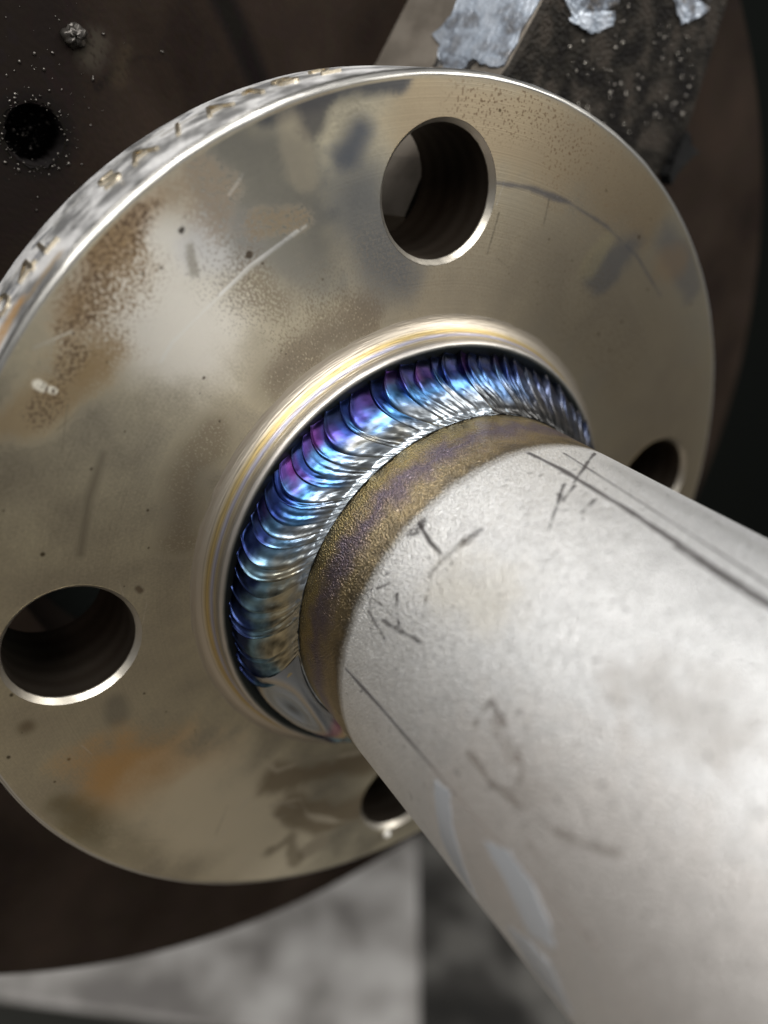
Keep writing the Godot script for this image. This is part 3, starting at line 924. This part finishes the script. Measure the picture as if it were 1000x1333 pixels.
func jaw() -> void:
	var root := thing("clamp_jaw", "dark steel jaw block behind the top of the flange, with peeling grey paint", "clamp", Vector3(0, H, 0))
	var zf := -0.275
	var zb := -0.594
	var front := []
	var back := []
	for q in [[0.44, 1.66], [0.262, 1.212], [0.201, 1.07], [0.10, 0.93], [0.03, 0.85], [-0.01, 0.72], [0.06, 0.64], [0.50, 0.62], [0.70, 0.80], [0.785, 0.915], [0.835, 1.0], [0.848, 1.06], [0.86, 1.341], [0.92, 1.66]]:
		front.append(Vector3(q[0], q[1], zf))
		var left: bool = q[0] < 0.48 and q[1] > 0.7
		back.append(Vector3(q[0] - (0.155 if left else -0.02), q[1] - (0.028 if left else 0.0), zb))
	# a ground chamfer along the front edges
	var inner := []
	for k in front.size():
		var a: Vector3 = front[k] - front[(k + front.size() - 1) % front.size()]
		var b: Vector3 = front[(k + 1) % front.size()] - front[k]
		var nrm := (Vector3(-a.y, a.x, 0).normalized() + Vector3(-b.y, b.x, 0).normalized()).normalized()
		inner.append(front[k] + nrm * 0.012 + Vector3(0, 0, 0.008))
	var side := Shape.new()
	var sh := Shape.new()
	var flat := PackedVector2Array(inner.map(func(q): return Vector2(q.x, q.y)))
	var t := Geometry2D.triangulate_polygon(flat)
	for k in range(0, t.size(), 3):
		var q := [inner[t[k]], inner[t[k + 1]], inner[t[k + 2]]]
		if (q[1] - q[0]).cross(q[2] - q[0]).z < 0:
			q.reverse()
		sh.tri(q[0] * S, q[1] * S, q[2] * S)
	for k in front.size():
		var m := (k + 1) % front.size()
		sh.quad(front[k] * S, front[m] * S, inner[m] * S, inner[k] * S)
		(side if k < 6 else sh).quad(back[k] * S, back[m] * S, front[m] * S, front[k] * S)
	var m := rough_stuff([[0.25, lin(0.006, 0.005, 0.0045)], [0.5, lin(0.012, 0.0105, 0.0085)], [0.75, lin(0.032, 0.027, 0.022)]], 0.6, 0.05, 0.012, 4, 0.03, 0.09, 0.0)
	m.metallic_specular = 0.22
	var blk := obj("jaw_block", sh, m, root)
	obj("lit_side", side, rough_stuff([[0.25, lin(0.16, 0.14, 0.115)], [0.5, lin(0.24, 0.21, 0.175)], [0.75, lin(0.32, 0.285, 0.24)]], 0.45, 0.05, 0.01, 14, 0.004, 0.15, 0.8), blk)  # clean left side; the light it catches is put into its paler colour
	var pm := rough_stuff([[0.2, lin(0.06, 0.05, 0.04)], [0.36, lin(0.12, 0.13, 0.15)], [0.5, lin(0.26, 0.30, 0.36)], [0.75, lin(0.42, 0.46, 0.52)]], 0.34, 0.035, 0.012, 8, 0.025, 0.05, 0.3)
	var side_n := Vector3(-0.84877707, 0.3646155, 0.38292692)
	obj("peeling_paint", flake([Vector3(0.176, 1.216, -0.474), Vector3(0.157, 1.156, -0.459), Vector3(0.125, 1.113, -0.489), Vector3(0.133, 1.092, -0.451), Vector3(0.127, 1.081, -0.455), Vector3(0.129, 1.043, -0.414), Vector3(0.145, 1.034, -0.37), Vector3(0.164, 1.07, -0.362), Vector3(0.183, 1.058, -0.309), Vector3(0.2, 1.065, -0.282), Vector3(0.241, 1.162, -0.282), Vector3(0.29, 1.28, -0.283), Vector3(0.21, 1.29, -0.45)], side_n), pm, blk)
	obj("peeling_paint", flake([Vector3(0.29, 1.28, zf), Vector3(0.29, 1.233, zf), Vector3(0.347, 1.207, zf), Vector3(0.342, 1.186, zf), Vector3(0.399, 1.179, zf), Vector3(0.428, 1.177, zf), Vector3(0.497, 1.215, zf), Vector3(0.491, 1.261, zf), Vector3(0.545, 1.292, zf), Vector3(0.55, 1.35, zf), Vector3(0.33, 1.34, zf)], Vector3(0, 0, 1)), pm, blk)
	obj("peeling_paint", flake([Vector3(0.62, 1.34, zf), Vector3(0.666, 1.291, zf), Vector3(0.702, 1.257, zf), Vector3(0.728, 1.265, zf), Vector3(0.793, 1.306, zf), Vector3(0.78, 1.36, zf)], Vector3(0, 0, 1)), pm, blk)
	var cm := metal(lin(0.02, 0.018, 0.016), 0.5, 0.1)
	for k in 7:
		var c := Vector3(0.13, 1.06, -0.44).lerp(Vector3(0.205, 1.05, -0.285), k / 6.0) + Vector3(0, rng.randf_range(-0.03, 0.005), 0)
		var ring := []
		for e in 6:
			var a := TAU * e / 6.0
			ring.append(c + (Vector3(0.35, 0.93, 0.0) * sin(a) * rng.randf_range(0.015, 0.04) + Vector3(0.41, -0.16, 0.9) * cos(a) * rng.randf_range(0.008, 0.02)))
		obj("paint_curl", flake(ring, side_n, 0.012), cm, blk)
	var spots := []
	for k in 170:
		var q := Vector2(rng.randf_range(0.36, 0.80), rng.randf_range(0.98, 1.28))
		if n1(q.x * 900, q.y * 900) < -0.1:
			continue
		spots.append([Vector3(q.x, q.y, zf + 0.009), rng.randf_range(0.0012, 0.0042)])
	spatter("weld_spatter", blk, spots, metal(lin(0.30, 0.28, 0.25), 0.25, 0.8))
	# a scrap of burnt rubber caught beside it
	var rag := thing("burnt_scrap", "small black shredded scrap at the right edge of the jaw block", "scrap", Vector3(0, H, 0))
	var rm := metal(lin(0.008, 0.008, 0.008), 0.7, 0.0)
	obj("scrap", flake([Vector3(0.833, 1.029, zf - 0.02), Vector3(0.872, 0.996, zf - 0.03), Vector3(0.93, 0.985, zf - 0.05), Vector3(0.88, 0.965, zf - 0.03), Vector3(0.848, 0.943, zf - 0.02), Vector3(0.80, 0.89, zf), Vector3(0.774, 0.908, zf), Vector3(0.79, 0.965, zf), Vector3(0.81, 1.0, zf)], Vector3(0.3, 0.1, 1).normalized(), 0.03), rm, rag)


func flake(poly: Array, nrm: Vector3, thick := 0.006) -> Shape:       # a torn sheet with a ragged, lifted edge
	var u := nrm.cross(Vector3(0.2, 0.9, 0.3)).normalized()
	var w := nrm.cross(u)
	var o: Vector3 = poly[0]
	var pts := PackedVector2Array()
	for k in poly.size():
		var a: Vector3 = poly[k] - o
		var b: Vector3 = poly[(k + 1) % poly.size()] - o
		for m in 4:
			var q := a.lerp(b, m / 4.0)
			pts.append(Vector2(q.dot(u), q.dot(w)) + Vector2(rng.randf_range(-1, 1), rng.randf_range(-1, 1)) * 0.004)
	var sh := Shape.new()
	var tops := []
	for q in pts:
		tops.append(o + u * q.x + w * q.y + nrm * (thick + absf(n1(q.x * 500, q.y * 500)) * 0.02))
	var t := Geometry2D.triangulate_polygon(pts)
	for k in range(0, t.size(), 3):
		var q := [tops[t[k]], tops[t[k + 1]], tops[t[k + 2]]]
		if (q[1] - q[0]).cross(q[2] - q[0]).dot(nrm) < 0:
			q.reverse()
		sh.tri(q[0] * S, q[1] * S, q[2] * S)
	for k in pts.size():
		var m := (k + 1) % pts.size()
		var a: Vector3 = tops[k] - nrm * (thick + 0.002)
		var b: Vector3 = tops[m] - nrm * (thick + 0.002)
		sh.quad(a * S, b * S, tops[m] * S, tops[k] * S)
		sh.quad(b * S, a * S, tops[k] * S, tops[m] * S)
	return sh


func bench() -> void:
	var top := H - 6.0 * S
	var right := Vector3(0.838746, 0, 0.544523)      # along the front edge
	var deep := Vector3(0.544523, 0, -0.838746)      # away from the viewer
	var corner := Vector3(2.5255, 0, -1.7603) * S
	var long := 1.3
	var wide := 0.9
	var mid := corner - right * long / 2 + deep * wide / 2
	var root := thing("work_bench", "blotchy pale steel bench top below the turning plate", "bench", Vector3(mid.x, 0, mid.z))
	root.basis = Basis(right, Vector3.UP, -deep)
	var m := rough_stuff([[0.2, lin(0.14, 0.132, 0.125)], [0.42, lin(0.235, 0.225, 0.215)], [0.6, lin(0.30, 0.29, 0.28)], [0.8, lin(0.38, 0.37, 0.36)]], 0.6, 0.4, 0.010, 21)
	var slab := obj("bench_top", bevel_box(long, 0.006, wide, 0.001), m, root)
	slab.position.y = top - 0.003
	var lm := metal(lin(0.03, 0.032, 0.03), 0.5, 0.0)
	var skirt := obj("bench_frame", bevel_box(long - 0.01, 0.10, wide - 0.01, 0.003), lm, root)
	skirt.position.y = top - 0.0565
	for sx in [-1, 1]:
		for sz in [-1, 1]:
			var leg := obj("leg", bevel_box(0.06, top - 0.112, 0.06, 0.003), lm, root)
			leg.position = Vector3(sx * (long / 2 - 0.06), (top - 0.112) / 2 + 0.001, sz * (wide / 2 - 0.06))


func _ready() -> void:
	rng.seed = 7
	wob.seed = 3
	wob.frequency = 0.01
	# camera
	var cam := Camera3D.new()
	cam.name = "camera"
	var lens := CameraAttributesPhysical.new()
	lens.frustum_focal_length = 19.464
	lens.frustum_near = 0.01
	lens.frustum_far = 30.0
	lens.exposure_aperture = 5.6
	lens.frustum_focus_distance = 0.124
	cam.attributes = lens
	cam.transform = Transform3D(Basis(Vector3(0.840267, 0.163293, 0.516997), Vector3(0.082373, 0.904046, -0.419422), Vector3(-0.535878, 0.395013, 0.746190)), Vector3(0, H, 0) + v3(-1.12522, 0.85232, 1.40551))
	add_child(cam)
	cam.current = true
	# air and exposure
	var env := Environment.new()
	env.background_mode = Environment.BG_COLOR
	env.background_color = Color(0.235, 0.235, 0.235).linear_to_srgb()
	env.tonemap_mode = Environment.TONE_MAPPER_LINEAR
	env.tonemap_exposure = 1.0
	env.sdfgi_enabled = true
	env.ssao_enabled = true
	env.ssil_enabled = true
	var we := WorldEnvironment.new()
	we.environment = env
	add_child(we)
	# unseen workshop lamps overhead
	lamp(Vector3(-0.55, 1.05, 0.55), Vector2(1.2, 0.4), 2.4, Color(1.0, 0.99, 0.975))
	lamp(Vector3(0.95, 1.2, 0.8), Vector2(0.5, 1.2), 2.0, Color(1.0, 0.99, 0.97))
	lamp(Vector3(-0.9, 1.4, -0.75), Vector2(1.2, 0.4), 1.2, Color(1.0, 0.99, 0.97))  # added above and behind to brighten the rim
	# setting
	var floor_ := obj("floor", bevel_box(8, 0.1, 8, 0.01), rough_stuff([[0.25, lin(0.24, 0.205, 0.165)], [0.5, lin(0.34, 0.295, 0.24)], [0.75, lin(0.42, 0.37, 0.31)]], 0.8, 0.8, 0.008, 33))
	floor_.position = Vector3(0, -0.05, 0)
	floor_.set_meta("kind", "structure")
	var dark_sheet := obj("added_dark_floor", bevel_box(1.5, 0.012, 2.2, 0.004), rough_stuff([[0.25, lin(0.02, 0.019, 0.017)], [0.5, lin(0.05, 0.047, 0.043)], [0.75, lin(0.15, 0.145, 0.135)]], 0.8, 0.8, 0.008, 35))  # added sheet standing in for the dark, shaded floor by the bench
	dark_sheet.position = Vector3(1.05, 0.0065, 0.2)
	dark_sheet.set_meta("kind", "structure")
	var wall := obj("wall", bevel_box(8, 3.5, 0.1, 0.01), metal(lin(0.006, 0.0075, 0.0065), 0.8, 0.0))
	wall.position = Vector3(0, 1.75, -1.12)
	wall.set_meta("kind", "structure")
	bench()
	positioner()
	jaw()
	var root := thing("welded_pipe_flange", "stained steel pipe flange with a blue rippled weld joining it to a grey pipe", "pipe flange", Vector3(0, H, 0))
	flange(root)
	pipe(root)
	weld(root)


func lamp(at: Vector3, size: Vector2, energy: float, col: Color) -> void:     # at: from the flange's centre, metres
	var l := AreaLight3D.new()
	l.name = "unseen_lamp"
	l.area_size = size
	l.light_energy = energy
	l.light_color = col
	l.area_range = 6.0
	l.shadow_enabled = true
	add_child(l, true)
	l.look_at_from_position(Vector3(0, H, 0) + at, Vector3(0, H, 0), Vector3(0.1, 0.2, 1))
